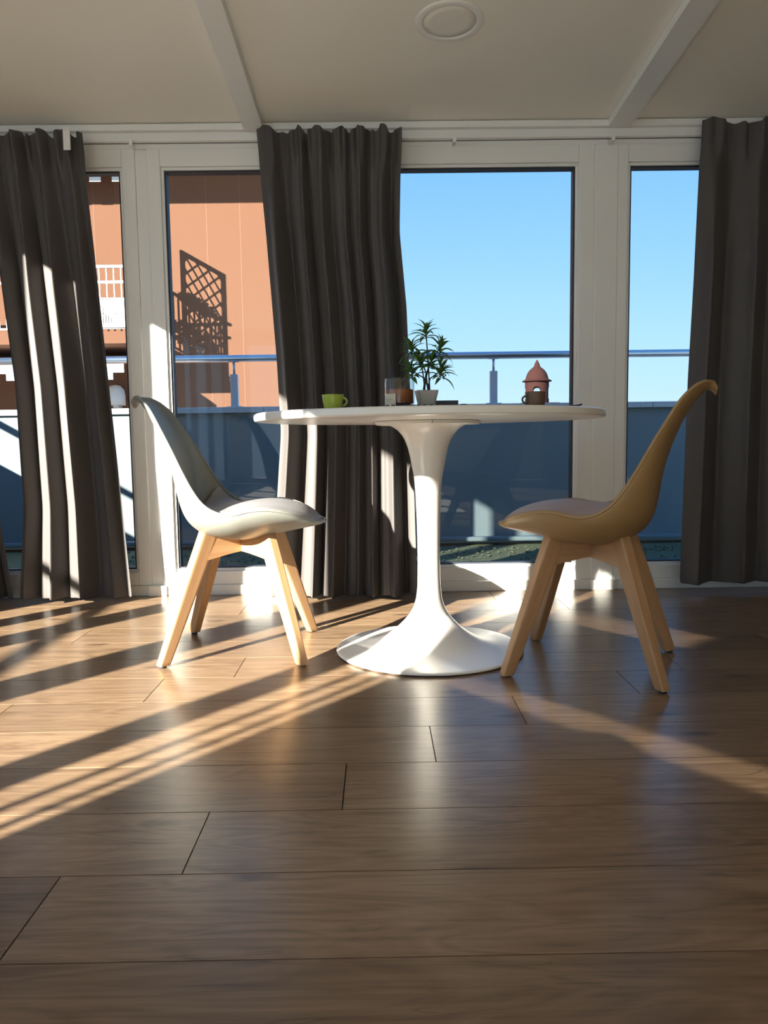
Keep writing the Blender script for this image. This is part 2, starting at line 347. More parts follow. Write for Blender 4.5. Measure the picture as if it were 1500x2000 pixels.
# ------------------------------------------------------------------ windows of the left wall; those behind the viewer are added for light
wv = struct(empty('window_5', (XL, 0, 0)), 'row of tall windows in the left wall, the rear ones added for light')
for ya, yb in ((1.52, 1.637), (1.055, 1.21), (0.178, 0.385), (-0.652, -0.548), (-3.70, -3.60), (-4.70, -4.60)):
    box('mullion', -0.07, 0.0, ya, yb, 0.0, HZ, 'white_plastic_frame', wv, 0.002)
for yb in (-0.80, -0.905): box('glazing_bar', -0.028, -0.012, yb - .009, yb + .009, 0.09, HZ, 'white_plastic_frame', wv)
for ya, yb in ((1.637, 1.95), (1.21, 1.52), (0.385, 1.055), (-0.548, 0.178), (-1.02, -0.652), (-3.60, -3.05), (-4.60, -3.70), (-5.70, -4.70)):  # rear openings are unseen, added to let more sun in
    box('bottom_rail', -0.07, 0.0, ya, yb, 0.0, 0.09, 'white_plastic_frame', wv, 0.002)
    box('pane', -0.045, -0.03, ya, yb, 0.09, HZ, 'window_glass', wv)

# unseen cream rug, added behind the viewer to bounce sunlight into the room
rug = box('bounce_rug', -1.95, 0.8, -5.7, -0.2, 0.001, 0.013, 'bounce_rug_cream', None, 0.004); tag(rug, 'large unseen cream rug added behind the viewer to bounce sunlight', 'rug')

# ================================================================== CURTAINS
def lerp(a, b, t): return a + (b - a) * t
def edge_at(tab, z):
    tab = sorted(tab)
    if z <= tab[0][0]: return tab[0][1]
    for (z0, x0), (z1, x1) in zip(tab, tab[1:]):
        if z <= z1: t = (z - z0) / (z1 - z0); return lerp(x0, x1, t * t * (3 - 2 * t) if False else t)
    return tab[-1][1]
def curtain(name, label, ltab, rtab, ztop, zbot, ybase, ws, seed, amp=0.05, skew=0.12):
    """ws: relative widths of the folds from left to right"""
    rng = random.Random(seed); nf = len(ws); nu, nv = nf * 20, 64
    tot = sum(ws); edges = [0]
    for q in ws: edges.append(edges[-1] + q / tot)
    am = [rng.uniform(0.55, 1.1) * min(1.25, ws[min(k, nf - 1)] * nf / tot) for k in range(nf + 1)]
    sk = [rng.uniform(-0.9, 0.9) for _ in range(nf + 1)]; dr = [rng.uniform(-1, 1) for _ in range(nf + 1)]
    v, f = [], []
    for j in range(nv + 1):
        tv = (j / nv) ** 1.25; z = lerp(ztop, zbot, tv)
        xl, xr = edge_at(ltab, z), edge_at(rtab, z)
        body = min(1.0, max(0.0, (tv - 0.04) / 0.30)); body = body * body * (3 - 2 * body)
        head = max(0.0, 1 - tv / 0.075); tape = 1 if tv < 0.045 else max(0.0, 1 - (tv - 0.045) / 0.05)
        for i in range(nu + 1):
            u = i / nu
            k = max(q for q in range(nf) if u >= edges[q] - 1e-9); loc = (u - edges[k]) / (edges[k + 1] - edges[k])
            sm = loc * loc * (3 - 2 * loc); a = lerp(am[k], am[k + 1], sm); d = lerp(dr[k], dr[k + 1], sm); c = lerp(sk[k], sk[k + 1], sm)
            p = 2 * math.pi * loc
            env = min(1, u / 0.02, (1 - u) / 0.02) * 0.7 + 0.3
            wv_ = math.sin(p) - skew * math.sin(2 * p) + 0.22 * c * math.sin(2 * p + d) + 0.10 * d * math.sin(3 * p)
            y = -amp * a * (0.40 + 0.60 * body) * wv_ * env
            x = lerp(xl, xr, u) + (xr - xl) / nf * (0.02 + 0.04 * body) * math.sin(2 * p) * env * a
            # the folds lean and wander on their way down
            x += (0.006 * d * math.sin(2.6 * tv + c) * body + 0.010 * c * tv) * env
            # gathered heading tape: small tight pleats
            y += tape * 0.011 * math.sin(p * 2.0 + 2.5 * c) * env + tape * 0.006 * math.sin(p * 4 + k)
            x += tape * 0.003 * math.sin(p * 3 + d * 3)
            zz = z + head * 0.010 * (math.sin(p + 2 * d) + 0.6 * math.sin(2.3 * p + 4 * c)) * env
            v.append((x, y, zz))
    W = nu + 1
    for j in range(nv):
        for i in range(nu): f.append((j * W + i, j * W + i + 1, (j + 1) * W + i + 1, (j + 1) * W + i))
    me = bpy.data.meshes.new(name); me.from_pydata(v, [], f)
    for p in me.polygons: p.use_smooth = True
    o = new_obj(name, me, 'curtain_cloth', None, (0, ybase, 0))
    sm = o.modifiers.new('cloth', 'SOLIDIFY'); sm.thickness = 0.002; sm.offset = 0
    sb = o.modifiers.new('soft', 'SUBSURF'); sb.levels = 1; sb.render_levels = 1
    tag(o, label, 'curtain', 'charcoal curtains along the windows'); return o
CY = 3.19
cl = curtain('curtain', 'charcoal curtain behind the grey chair with a white tab on its top edge',
        [(1.9, -1.57), (1.45, -1.52), (0.9, -1.475), (0.4, -1.47), (0.0, -1.51)], [(1.9, -1.158), (0.0, -1.038)], 1.90, 0.02, CY, [1.0, 1.0, 1.2, 0.8], 11, 0.034, 0.36)
box('white_tab', -1.212, -1.185, -0.050, -0.046, 1.815, 1.895, 'white_tape', cl)
curtain('curtain', 'charcoal curtain mostly cut off by the left picture edge',
        [(1.9, -2.30), (0.0, -2.32)], [(1.9, -1.66), (1.3, -1.64), (0.6, -1.60), (0.0, -1.53)], 1.90, 0.02, CY + 0.01, [1, .8, 1.2, .9, 1], 5, 0.05)
curtain('curtain', 'charcoal curtain hanging behind the middle of the round table',
        [(1.9, -0.465), (1.5, -0.435), (1.0, -0.405), (0.7, -0.395), (0.0, -0.455)], [(1.9, 0.115), (1.5, 0.105), (1.2, 0.13), (0.6, 0.15), (0.0, 0.165)], 1.905, 0.012, CY, [1.75, 0.75, 1.3, 0.65, 0.9, 1.35], 23, 0.045, 0.28)
curtain('curtain', 'near-black shaded curtain behind the tan chair',
        [(1.9, 1.315), (1.3, 1.30), (0.9, 1.285), (0.3, 1.275), (0.0, 1.27)], [(1.9, 2.5), (0.0, 2.55)], 1.92, 0.045, CY, [1.5, 1.2, .8, 1.1, 1.4, .9, 1, 1.2], 37, 0.048)
wire = new_obj('curtain_wire', tube_mesh('wire', [(XL + .02, 0, 0), (-1, 0, -0.004), (0.2, 0, -0.006), (1.2, 0, -0.003), (XR - .02, 0, 0)], 0.0016, 6), 'dark_tray', None, (0, 3.262, 1.885))
tag(wire, 'thin dark curtain wire stretched along the window heads', 'curtain wire')
for x in (-0.985, 0.335, 0.985):
    box('bracket', x - .007, x + .007, -0.006, 0.04, -0.012, 0.012, 'white_plastic_frame', wire, 0.002)

# ------------------------------------------------------------------ round ceiling light
ly = 2.614
lt = empty('ceiling_light', (0.254, ly, ceil_z(ly))); lt.rotation_euler = (-math.atan(CSL), 0, 0)
tag(lt, 'round flush white light set in the ceiling', 'ceiling light')
new_obj('trim_ring', lathe_mesh('ring', [(0.0868, 0.0), (0.0868, -0.004), (0.090, -0.0055), (0.106, -0.004), (0.111, -0.002), (0.112, 0.0)], 64), 'white_lacquer', lt)
new_obj('diffuser', lathe_mesh('diff', [(0.0, -0.0035), (0.06, -0.0035), (0.0845, -0.003), (0.0850, 0.0), (0.0, 0.0)], 64), 'lamp_diffuser', lt)

# ================================================================== TABLE
tb = empty('pedestal_table', (0.158, 2.39, 0)); tag(tb, 'round white pedestal table with trumpet foot', 'table')
R = 0.53
top_ = new_obj('tabletop', lathe_mesh('tabletop', [(0, 0.745), (R - .06, 0.745), (R - .006, 0.745), (R - .001, 0.742), (R, 0.738), (R, 0.727), (R - .003, 0.723), (R - .010, 0.7215), (R - .06, 0.7215), (0, 0.7215)], 128), 'white_lacquer', tb)
smooth_by_angle(top_, 28)
new_obj('support_plate', lathe_mesh('plate', [(0, 0.7214), (0.158, 0.7214), (0.163, 0.719), (0.163, 0.712), (0.158, 0.709), (0, 0.709)], 96), 'white_lacquer', tb)
cp = [(0.12, 0.709), (0.108, 0.703), (0.094, 0.694), (0.082, 0.680), (0.0715, 0.663), (0.063, 0.64), (0.056, 0.612), (0.0515, 0.585), (0.0465, 0.56), (0.043, 0.54), (0.040, 0.50), (0.0365, 0.40), (0.035, 0.30), (0.0355, 0.24), (0.037, 0.20), (0.041, 0.165), (0.049, 0.138), (0.062, 0.115)]
new_obj('column', lathe_mesh('column', cp, 64), 'white_lacquer', tb)
bp = [(0.062, 0.1149), (0.079, 0.094), (0.102, 0.071), (0.132, 0.049), (0.165, 0.031), (0.20, 0.020), (0.24, 0.0145), (0.28, 0.0115), (0.290, 0.0100), (0.295, 0.0075), (0.294, 0.004), (0.288, 0.003), (0.0, 0.003)]
new_obj('foot', lathe_mesh('foot', bp, 96), 'white_lacquer', tb)
new_obj('floor_ring', lathe_mesh('ringf', [(0.27, 0.0002), (0.287, 0.0002), (0.287, 0.003), (0.27, 0.003)], 64, True), 'rubber_gasket', tb)
new_obj('bolt', lathe_mesh('bolt', [(0, 0.004), (0.004, 0.004), (0.005, 0.002), (0.005, 0.0)], 12), 'steel', tb, (0.0, -0.1625, 0.7155), (math.radians(90), 0, 0))

# ================================================================== CHAIRS
ST = [  # centre f, z ; rim f, z, half width   (front lip first, top of the back last)
    (.262, .409, .240, .417, .085), (.240, .402, .210, .434, .148), (.195, .394, .168, .453, .195), (.130, .381, .112, .466, .225),
    (.060, .365, .060, .464, .236), (.000, .360, .010, .454, .238), (-.070, .368, -.035, .460, .233), (-.125, .390, -.075, .484, .222),
    (-.160, .425, -.108, .525, .207), (-.178, .480, -.140, .580, .190), (-.188, .550, -.170, .637, .172), (-.207, .625, -.205, .700, .152),
    (-.236, .700, -.240, .758, .128), (-.268, .757, -.273, .793, .098), (-.292, .786, -.296, .806, .062)]
def cr(p0, p1, p2, p3, t):
    return tuple(0.5 * ((2 * b) + (c - a) * t + (2 * a - 5 * b + 4 * c - d) * t * t + (3 * b - a - 3 * c + d) * t ** 3) for a, b, c, d in zip(p0, p1, p2, p3))
def stations(st, sub):
    o = []; n = len(st)
    for i in range(n - 1):
        for k in range(sub): o.append(cr(st[max(i - 1, 0)], st[i], st[i + 1], st[min(i + 2, n - 1)], k / sub))
    o.append(st[-1]); return o
SS = stations(ST, 3)
def shell_pt(s, u):
    cf, cz, rf, rz, hw = s; a = abs(u) * math.radians(84); k = math.sin(math.radians(84)); g = (1 - math.cos(a)) / (1 - math.cos(math.radians(84)))
    lat = hw * math.sin(a) / k * (1 if u >= 0 else -1)
    return Vector((cf + (rf - cf) * g, lat, cz + (rz - cz) * g))
def shell_mesh():
    nu = 24; v, f = [], []
    for s in SS:
        for i in range(nu + 1): v.append(shell_pt(s, -1 + 2 * i / nu))
    W = nu + 1; n = len(SS)
    for j in range(n - 1):
        for i in range(nu): f.append((j * W + i, j * W + i + 1, (j + 1) * W + i + 1, (j + 1) * W + i))
    # caps: rounded front edge and curled top lip
    def ext(row, dirs):
        base = row
        for d, sc in dirs:
            st = len(v)
            mid = v[base[nu // 2]]
            for q in row0:
                p = v[q]; v.append(Vector((p.x + d[0], p.y * sc, p.z + d[1])))
            newr = list(range(st, st + W))
            for i in range(nu): f.append((base[i], base[i + 1], newr[i + 1], newr[i]))
            base = newr
        return base
    row0 = list(range((n - 1) * W, n * W)); ext(row0, [((-.008, .004), .8), ((-.018, .004), .55), ((-.028, -.004), .42), ((-.033, -.014), .36)])
    row0 = list(range(0, W)); ext(row0, [((.006, .000), .72), ((.009, -.003), .4)])
    return mesh_py('shell', v, f, True)
def rim_pts():
    right = [shell_pt(s, 1) for s in SS]; left = [shell_pt(s, -1) for s in SS]
    front = [Vector((.2475, -.058, .417)), Vector((.262, -.03, .413)), Vector((.268, 0, .411)), Vector((.262, .03, .413)), Vector((.2475, .058, .417))]
    tz = SS[-1]; top = [Vector((-.306, .046, .806)), Vector((-.316, .026, .806)), Vector((-.319, 0, .806)), Vector((-.316, -.026, .806)), Vector((-.306, -.046, .806))]
    return front + right + top + left[::-1]
def pad_mesh():
    lid = [(.255, .416), (.238, .436), (.196, .462), (.130, .478), (.060, .481), (.000, .476), (-.060, .470), (-.115, .462), (-.150, .452)]
    rows = stations([(c[0], c[1], s[2], s[3], s[4]) for c, s in zip(lid, ST)], 3)
    nu = 20; v, f = [], []
    for s in rows:
        cf, cz, rf, rz, hw = s
        for i in range(nu + 1):
            u = -1 + 2 * i / nu; q = 1 - abs(u) ** 2.4
            v.append(Vector((rf + (cf - rf) * q, hw * 0.965 * u, (rz - .004) + (cz - (rz - .004)) * q + 0.008 * math.sin(math.pi * min(1, (1 - abs(u)) * 4)) * 0.5)))
    W = nu + 1; n = len(rows); top = len(v)
    for k in range(n * W):
        p = v[k]; q = 1 - abs(p.y) / 0.25; v.append(Vector((p.x * 0.985, p.y * 0.97, p.z - 0.018 * max(0.15, q))))
    for j in range(n - 1):
        for i in range(nu):
            a = (j * W + i, j * W + i + 1, (j + 1) * W + i + 1, (j + 1) * W + i); f.append(a); f.append(tuple(top + x for x in a[::-1]))
    for j in range(n - 1):
        for i in (0, nu): a = j * W + i; b = (j + 1) * W + i; f.append((a, b, top + b, top + a))
    for i in range(nu):
        for j in (0, n - 1): a = j * W + i; f.append((a, a + 1, top + a + 1, top + a))
    return mesh_py('pad', v, f, True)
def leg_mesh(top, foot):
    """tapered rounded-rectangle leg; local X runs along the leg so that the grain follows it"""
    bm = bmesh.new(); top = Vector(top); foot = Vector(foot); d = foot - top; L = d.length
    rings = []
    for t, wd, th in ((0, .052, .034), (0.25, .050, .034), (0.6, .042, .031), (0.98, .033, .027), (1.0, .031, .025)):
        ring = []
        for k in range(16):
            a = 2 * math.pi * (k + 0.5) / 16; ca, sa = math.cos(a), math.sin(a)
            e = 0.24; px = math.copysign(abs(ca) ** e, ca) * wd / 2; pz = math.copysign(abs(sa) ** e, sa) * th / 2
            ring.append(bm.verts.new((t * L, px, pz)))
        rings.append(ring)
    xax = d.normalized(); dg = Vector((1, 1, 0)).normalized(); yz = (dg - xax * dg.dot(xax)).normalized().z
    for vv in rings[-1] + rings[-2]: vv.co.x += vv.co.y * yz / -xax.z     # sawn level with the floor
    for a, b in zip(rings, rings[1:]):
        for k in range(16): bm.faces.new((a[k], a[(k + 1) % 16], b[(k + 1) % 16], b[k]))
    bm.faces.new(rings[0][::-1]); bm.faces.new(rings[-1]); bmesh.ops.recalc_face_normals(bm, faces=bm.faces)
    me = bpy.data.meshes.new('leg'); bm.to_mesh(me); bm.free()
    for q in me.polygons: q.use_smooth = False
    return me
MESH = {'shell': shell_mesh(), 'rim': tube_mesh('rim', rim_pts(), 0.0048, 8, True), 'pad': pad_mesh()}
LT, LF = (0.088, 0.088, 0.388), (0.200, 0.205, 0.0035)
MESH['leg'] = leg_mesh(LT, LF)
def arm_mesh():
    """half of the crossed rail under the seat, from the middle to a leg, deeper at the leg"""
    v = []; s = [(0.0, 0.321, 0.360), (0.05, 0.317, 0.360), (0.075, 0.314, 0.366), (0.09, 0.312, 0.376), (0.105, 0.310, 0.386), (0.14, 0.305, 0.392)]
    for d, za, zb in s:
        for w_ in (-.016, .016): v += [(d, w_, za), (d, w_, zb)]
    f = []
    for i in range(len(s) - 1):
        a = 4 * i; b = a + 4
        f += [(a, a + 1, b + 1, b), (a + 2, b + 2, b + 3, a + 3), (a + 1, a + 3, b + 3, b + 1), (a, b, b + 2, a + 2)]
    f += [(0, 2, 3, 1), (len(v) - 4, len(v) - 3, len(v) - 1, len(v) - 2)]
    return mesh_py('cross_rail', v, f)
MESH['arm'] = arm_mesh()
def chair(loc, rz, shell, pad, label, sc=1.0):
    c = empty('dining_chair', loc, rz); tag(c, label, 'chair', 'chairs at the round table')
    sm = bpy.data.meshes['shell'] if False else MESH['shell'].copy(); sm.materials.append(MAT[shell])
    o = new_obj('seat_shell', sm, None, c); md = o.modifiers.new('thick', 'SOLIDIFY'); md.thickness = 0.007; md.offset = 0
    sb = o.modifiers.new('soft', 'SUBSURF'); sb.levels = 1; sb.render_levels = 1
    rm = MESH['rim'].copy(); rm.materials.append(MAT[shell]); new_obj('rim', rm, None, o)
    pm = MESH['pad'].copy(); pm.materials.append(MAT[pad]); po = new_obj('seat_cushion', pm, None, c)
    sb = po.modifiers.new('soft', 'SUBSURF'); sb.levels = 1; sb.render_levels = 1
    for sx_ in (1, -1):
        for sy_ in (1, -1):
            t = Vector((LT[0] * sx_, LT[1] * sy_, LT[2])); ft = Vector((LF[0] * sx_ - (0.012 if sx_ < 0 else 0), LF[1] * sy_, LF[2]))
            xax = (ft - t).normalized(); diag = Vector((sx_, sy_, 0)).normalized()
            yax = (diag - xax * diag.dot(xax)).normalized(); zax = xax.cross(yax)
            LMX = Matrix.Translation(t) @ Matrix((xax, yax, zax)).transposed().to_4x4()
            o = new_obj('leg', MESH['leg'], 'beech', c); o.matrix_local = LMX
            new_obj('glide', lathe_mesh('glide', [(0, -.0033), (.010, -.0033), (.011, -.002), (.011, .003), (0, .003)], 16), 'rubber_gasket', o, None).matrix_local = LMX.inverted() @ Matrix.Translation(ft)
            a = new_obj('cross_rail', MESH['arm'], 'beech', c, (0, 0, 0), (0, 0, math.atan2(sy_, sx_)))
    box('seat_plate', -.075, .075, -.075, .075, .366, .372, 'dark_tray', c, 0.002)
    return c
chair((-0.434, 2.44, 0), math.radians(0.5), 'grey_shell', 'grey_pad', 'pale grey shell chair with beech legs left of the table')
chair((0.618, 2.21, 0), math.radians(180 - 22.9), 'tan_shell', 'tan_pad', 'tan shell chair with beech legs right of the table')

# ================================================================== THINGS ON THE TABLE
TZ = 0.7452
def cup(name, loc, prof, m, label, handle_dir, hr, hz, ribs=0):
    c = empty(name, loc); tag(c, label, 'cup')
    me = lathe_mesh('cup_body', prof, 96)
    if ribs:
        for v in me.vertices:
            r = math.hypot(v.co.x, v.co.y)
            if r > 0.02 and 0.003 < v.co.z < 0.020:
                k = 1 + 0.018 * math.cos(ribs * math.atan2(v.co.y, v.co.x)); v.co.x *= k; v.co.y *= k
    new_obj('body', me, m, c)
    pts = []
    for i in range(11):
        a = math.radians(-80 + 160 * i / 10); pts.append((hr + 0.014 * math.cos(a) - 0.004, 0, hz + 0.0105 * math.sin(a)))
    new_obj('handle', tube_mesh('cup_handle', pts, 0.0028, 8), m, c, (0, 0, 0), (0, 0, handle_dir))
    return c
gp = [(0, .001), (.020, .001), (.0225, .003), (.0235, .008), (.0245, .014), (.0255, .02), (.027, .030), (.0280, .037), (.0272, .0375), (.0262, .0365), (.0250, .028), (.0225, .008), (.0, .006)]
cup('espresso_cup', (-0.113, 2.02, TZ), gp, 'green_glaze', 'small olive green ribbed cup near the table edge', math.radians(-8), 0.027, 0.019, 36)
brp = [(0, .001), (.021, .001), (.0235, .003), (.0255, .012), (.0275, .034), (.0282, .042), (.0274, .043), (.0262, .041), (.0235, .012), (.0, .006)]
cup('coffee_cup', (0.432, 2.10, TZ), brp, 'brown_glaze', 'small dark brown cup on the right half of the table', math.radians(190), 0.0275, 0.022)

# tray with slatted ridges and a raised rim at its right end
tr = empty('serving_tray', (0.120, 2.13, TZ)); tag(tr, 'flat black ridged tray under the candle and the plant', 'tray')
box('base', -.10, .115, -.105, .11, 0.0, 0.004, 'dark_tray', tr, 0.001)
for i in range(13): box('ridge', -.097 + i * .0165, -.087 + i * .0165, -.104, .109, 0.004, 0.010, 'dark_tray', tr, 0.001)
box('rim', .111, .117, -.105, .106, 0.0, 0.010, 'dark_tray', tr, 0.001); box('rim', .035, .117, .106, .112, 0.0, 0.030, 'dark_tray', tr, 0.001)
TT = TZ + 0.0102

cj = empty('jar_candle', (0.064, 2.115, TT)); cj.scale = (.95, .95, .88); tag(cj, 'terracotta candle in a clear glass jar with paper tag', 'candle')
new_obj('jar', lathe_mesh('jar', [(0, .001), (.040, .001), (.0425, .003), (.0430, .006), (.0430, .082), (.0420, .0835), (.0405, .082), (.0400, .008), (0, .006)], 72), 'jar_glass', cj)
new_obj('wax', lathe_mesh('wax', [(0, .0065), (.037, .0065), (.0392, .009), (.0392, .048), (.036, .0505), (0, .050)], 64), 'orange_wax', cj)
new_obj('wick', tube_mesh('wick', [(0, 0, .050), (0.001, 0, .058), (.002, 0, .062)], .0009, 6), 'stem_dark', cj)
tgp = box('paper_tag', -.044, -.014, -.0480, -.0472, -.004, .034, 'paper_label', cj); tgp.rotation_euler = (0, 0, math.radians(-18)); tgp.location = (-.027, -.0395, .0165)
for zz, wdt in ((.002, .018), (-.003, .010)): box('print_line', -.012, -.012 + wdt, -.0007, -.0003, zz, zz + .0012, 'label_print', tgp)
new_obj('string', tube_mesh('string', [(-.012, 0, .017), (-.010, .004, .021), (-.006, .008, .019)], .0006, 6), 'paper_label', tgp)

# potted plant
pp = empty('potted_plant', (0.140, 2.16, TT)); pp.scale = (.93, .93, .93); tag(pp, 'small spiky green plant in a pale grey pot', 'plant')
pv = []
for z, h in ((0, .0235), (.047, .0335), (.047, .0310), (.040, .0295)):
    for k in range(24):
        a = 2 * math.pi * (k + .5) / 24; e = 0.42
        pv.append((math.copysign(abs(math.cos(a)) ** e, math.cos(a)) * h, math.copysign(abs(math.sin(a)) ** e, math.sin(a)) * h, z))
pf = [tuple(range(24))[::-1], tuple(range(72, 96))] + [(r * 24 + k, r * 24 + (k + 1) % 24, (r + 1) * 24 + (k + 1) % 24, (r + 1) * 24 + k) for r in range(3) for k in range(24)]
pot = new_obj('pot', mesh_py('pot', pv, pf), 'pot_ceramic', pp); smooth_by_angle(pot, 50); pot.rotation_euler = (0, 0, math.radians(8))
new_obj('soil', lathe_mesh('soil', [(0, .042), (.02, .0425), (.029, .0405)], 24), 'soil', pp)
def leaf_mesh():
    n = 7; v, f = [], []
    for i in range(n + 1):
        t = i / n; wd = 0.0068 * math.sin(math.pi * min(1, 0.10 + 0.9 * t)) ** 0.75 * (1 if t < .97 else .2); x = 0.060 * t; z = 0.007 * math.sin(math.pi * t * .8) - 0.020 * t * t
        v += [(x, -wd, z + wd * .35), (x, 0, z), (x, wd, z + wd * .35), (x, 0, z - 0.0006)]
    for i in range(n):
        a, b = 4 * i, 4 * i + 4
        f += [(a, b, b + 1, a + 1), (a + 1, b + 1, b + 2, a + 2), (a, a + 3, b + 3, b), (a + 3, a + 2, b + 2, b + 3)]
    return mesh_py('leaf', v, f, True)
LM = leaf_mesh(); rng = random.Random(4)
heads = [((.000, .0, .222), 0), ((-.042, -.012, .170), 0), ((.040, -.004, .172), 0), ((-.042, -.008, .105), 0), ((.042, .006, .105), 0), ((.014, -.026, .130), 0), ((-.012, .028, .140), 0)]
for i, (h, bend) in enumerate(heads):
    h = Vector(h); b0 = Vector((0.010 * math.cos(i * 1.9), 0.010 * math.sin(i * 1.9), .041)); mid = (b0 + h) / 2 + Vector((h.x * -.25, h.y * -.25, 0.01))
    st = new_obj('stem', tube_mesh('stem', [b0, (b0 + mid) / 2 + Vector((0, 0, .004)), mid, (mid + h) / 2, h], [.0024, .0022, .002, .002, .0018], 7), 'stem_dark', pp)
    out = Vector((h.x, h.y, 0.10)).normalized()
    for j in range(19):
        az = j * 2.4 + rng.uniform(-.2, .2); tier = j / 18; elv = math.radians(lerp(-8, 72, tier) + rng.uniform(-8, 8)); s = lerp(0.98, 0.72, tier) * rng.uniform(.85, 1.1)
        m = Matrix.Translation(h + Vector((0, 0, lerp(-.022, .004, tier)))) @ out.to_track_quat('Z', 'Y').to_matrix().to_4x4() @ Matrix.Rotation(az, 4, 'Z') @ Matrix.Rotation(-elv, 4, 'Y') @ Matrix.Scale(s, 4)
        l = new_obj('leaf', LM, 'leaf_green', st); l.matrix_local = m

# small dark stick lying near the right edge of the table
stk = new_obj('stirring_stick', tube_mesh('stick', [(-.058, 0, .0065), (-.03, 0, .0035), (.02, .004, .0030), (.045, .008, .0050), (.056, .010, .0085)], [.0022, .0028, .0028, .0026, .0024], 8), 'dark_tray', None, (0.505, 2.10, TZ))
tag(stk, 'thin dark stick lying near the right table edge', 'stick')

# ================================================================== OUTSIDE
TGZ = -0.06
struct(box('terrace_floor', -3.6, 4.5, WY + 0.12, 5.5, TGZ - .12, TGZ, 'moss_ground'), 'mossy gravel strip of the terrace outside')
struct(box('terrace_side_floor', -3.6, XL - 0.07, -7.0, WY + 0.12, TGZ - .12, TGZ, 'moss_ground'), 'gravel strip of the terrace along the left wall')
par = struct(box('wall_parapet', -3.38, 4.5, 5.27, 5.42, TGZ + 0.03, 0.865, 'parapet_render', None, 0.004), 'rendered terrace parapet facing the room')
def pc(n, x0, x1, y0, y1, z0, z1, m, bv=0.003):
    l = par.location; return box(n, x0 - l.x, x1 - l.x, y0 - l.y, y1 - l.y, z0 - l.z, z1 - l.z, m, par, bv)
for k in range(6): pc('coping_stone', -3.40 + k * 1.32, -3.40 + (k + 1) * 1.32 - .004, 5.24, 5.45, 0.866, 0.905, 'stone_coping')
pc('skirting', -3.38, 4.5, 5.20, 5.269, TGZ + 0.03, 0.0, 'parapet_render', 0.01)
par2 = struct(box('wall_parapet', -3.38, -3.24, -7.0, 5.235, TGZ, 0.865, 'parapet_render', None, 0.004), 'rendered terrace parapet along the left side')
box('coping_stone', -.1, .1, -6.1, 6.1, .4635, .5, 'stone_coping', par2, 0.003)
struct(box('wall_shade_wing', -3.02, XL - 0.075, WY + 0.0, WY + 0.12, TGZ, 2.2, 'wall_paint'), 'unseen wing wall added at the left corner to shade the parapet')  # added sun blocker, keeps the front parapet in shade

ra = empty('railing', (0, 5.33, 0.905)); tag(ra, 'round steel handrail on posts along the front parapet', 'railing')
new_obj('handrail', tube_mesh('rail', [(-3.3, 0, .332), (4.5, 0, .332)], .0245, 20), 'steel', ra)
for x in (-2.75, -0.97, 0.807, 2.58):
    p = box('post', x - .025, x + .025, -.02, .02, 0.004, .225, 'grey_metal', ra, 0.003)
    new_obj('rod', tube_mesh('rod', [(0, 0, .11), (0, 0, .195)], .009, 12), 'steel', p)
    box('base_plate', -.05, .05, -.04, .04, -.1145, -.107, 'grey_metal', p, 0.001)
    box('saddle', -.035, .035, -.012, .012, .192, .197, 'grey_metal', p, 0.001)
rb = empty('railing', (-3.31, 0, 0.905)); tag(rb, 'round steel handrail along the side parapet', 'railing')
new_obj('handrail', tube_mesh('rail', [(0, -7.0, .332), (0, 5.30, .332)], .0245, 16), 'steel', rb)
for y in (-2.4, -0.6, 4.6): box('post', -.02, .02, y - .025, y + .025, .001, .31, 'grey_metal', rb, 0.003)

# pebbles on the terrace strip
rng = random.Random(2); v, f = [], []
for i in range(1500):
    x, y = rng.uniform(-2.0, 2.2), rng.uniform(WY + 0.5, 5.15); s = rng.uniform(.006, .016); a = rng.uniform(0, 6.28); k = len(v)
    for dx, dy, dz in ((1, 0, 0), (0, .7, 0), (-1, 0, 0), (0, -.7, 0), (0, 0, .6), (0, 0, -.4)):
        v.append((x + s * (dx * math.cos(a) - dy * math.sin(a)), y + s * (dx * math.sin(a) + dy * math.cos(a)), TGZ + s * .4 + s * dz))
    for t in ((0, 1, 4), (1, 2, 4), (2, 3, 4), (3, 0, 4), (1, 0, 5), (2, 1, 5), (3, 2, 5), (0, 3, 5)): f.append(tuple(k + q for q in t))
tag(new_obj('gravel', mesh_py('gravel', v, f), 'pebble_stone'), 'loose gravel strewn over the terrace strip', 'gravel', None, 'stuff')

struct(box('street_ground', -40, 40, -10, 60, -8.2, -8.0, 'street_stone'), 'street level far below the terrace')

# terracotta chimney cap
tw = empty('chimney', (1.66, 8.0, 0.0)); tag(tw, 'terracotta chimney cap like a little turret beyond the parapet', 'chimney')
box('stack', -.19, .19, -.19, .19, -8.0, 1.03, 'terracotta', tw)
rad, n, th = 0.122, 48, 0.02
v, f = [], []
zs = [1.03 + 0.005 * k for k in range(45)]
def arch_open(a, z):
    for c0 in (math.radians(-102), math.radians(-12), math.radians(78), math.radians(168)):
        d = (a - c0 + math.pi) % (2 * math.pi) - math.pi; hx = abs(d) * rad
        top = 1.155 + math.sqrt(max(0, .042 ** 2 - hx ** 2)) if hx < .042 else 0
        if hx < .042 and 1.075 < z < top: return True
    return False
K = len(zs)
for rr in (rad, rad - th):
    for i in range(n * 2):
        for z in zs: a = math.pi * i / n; v.append((rr * math.cos(a), rr * math.sin(a), z))
N2 = n * 2; off = N2 * K; opn = {}
for i in range(N2):
    for k in range(K - 1): opn[i, k] = arch_open(math.pi * (i + .5) / n, (zs[k] + zs[k + 1]) / 2)
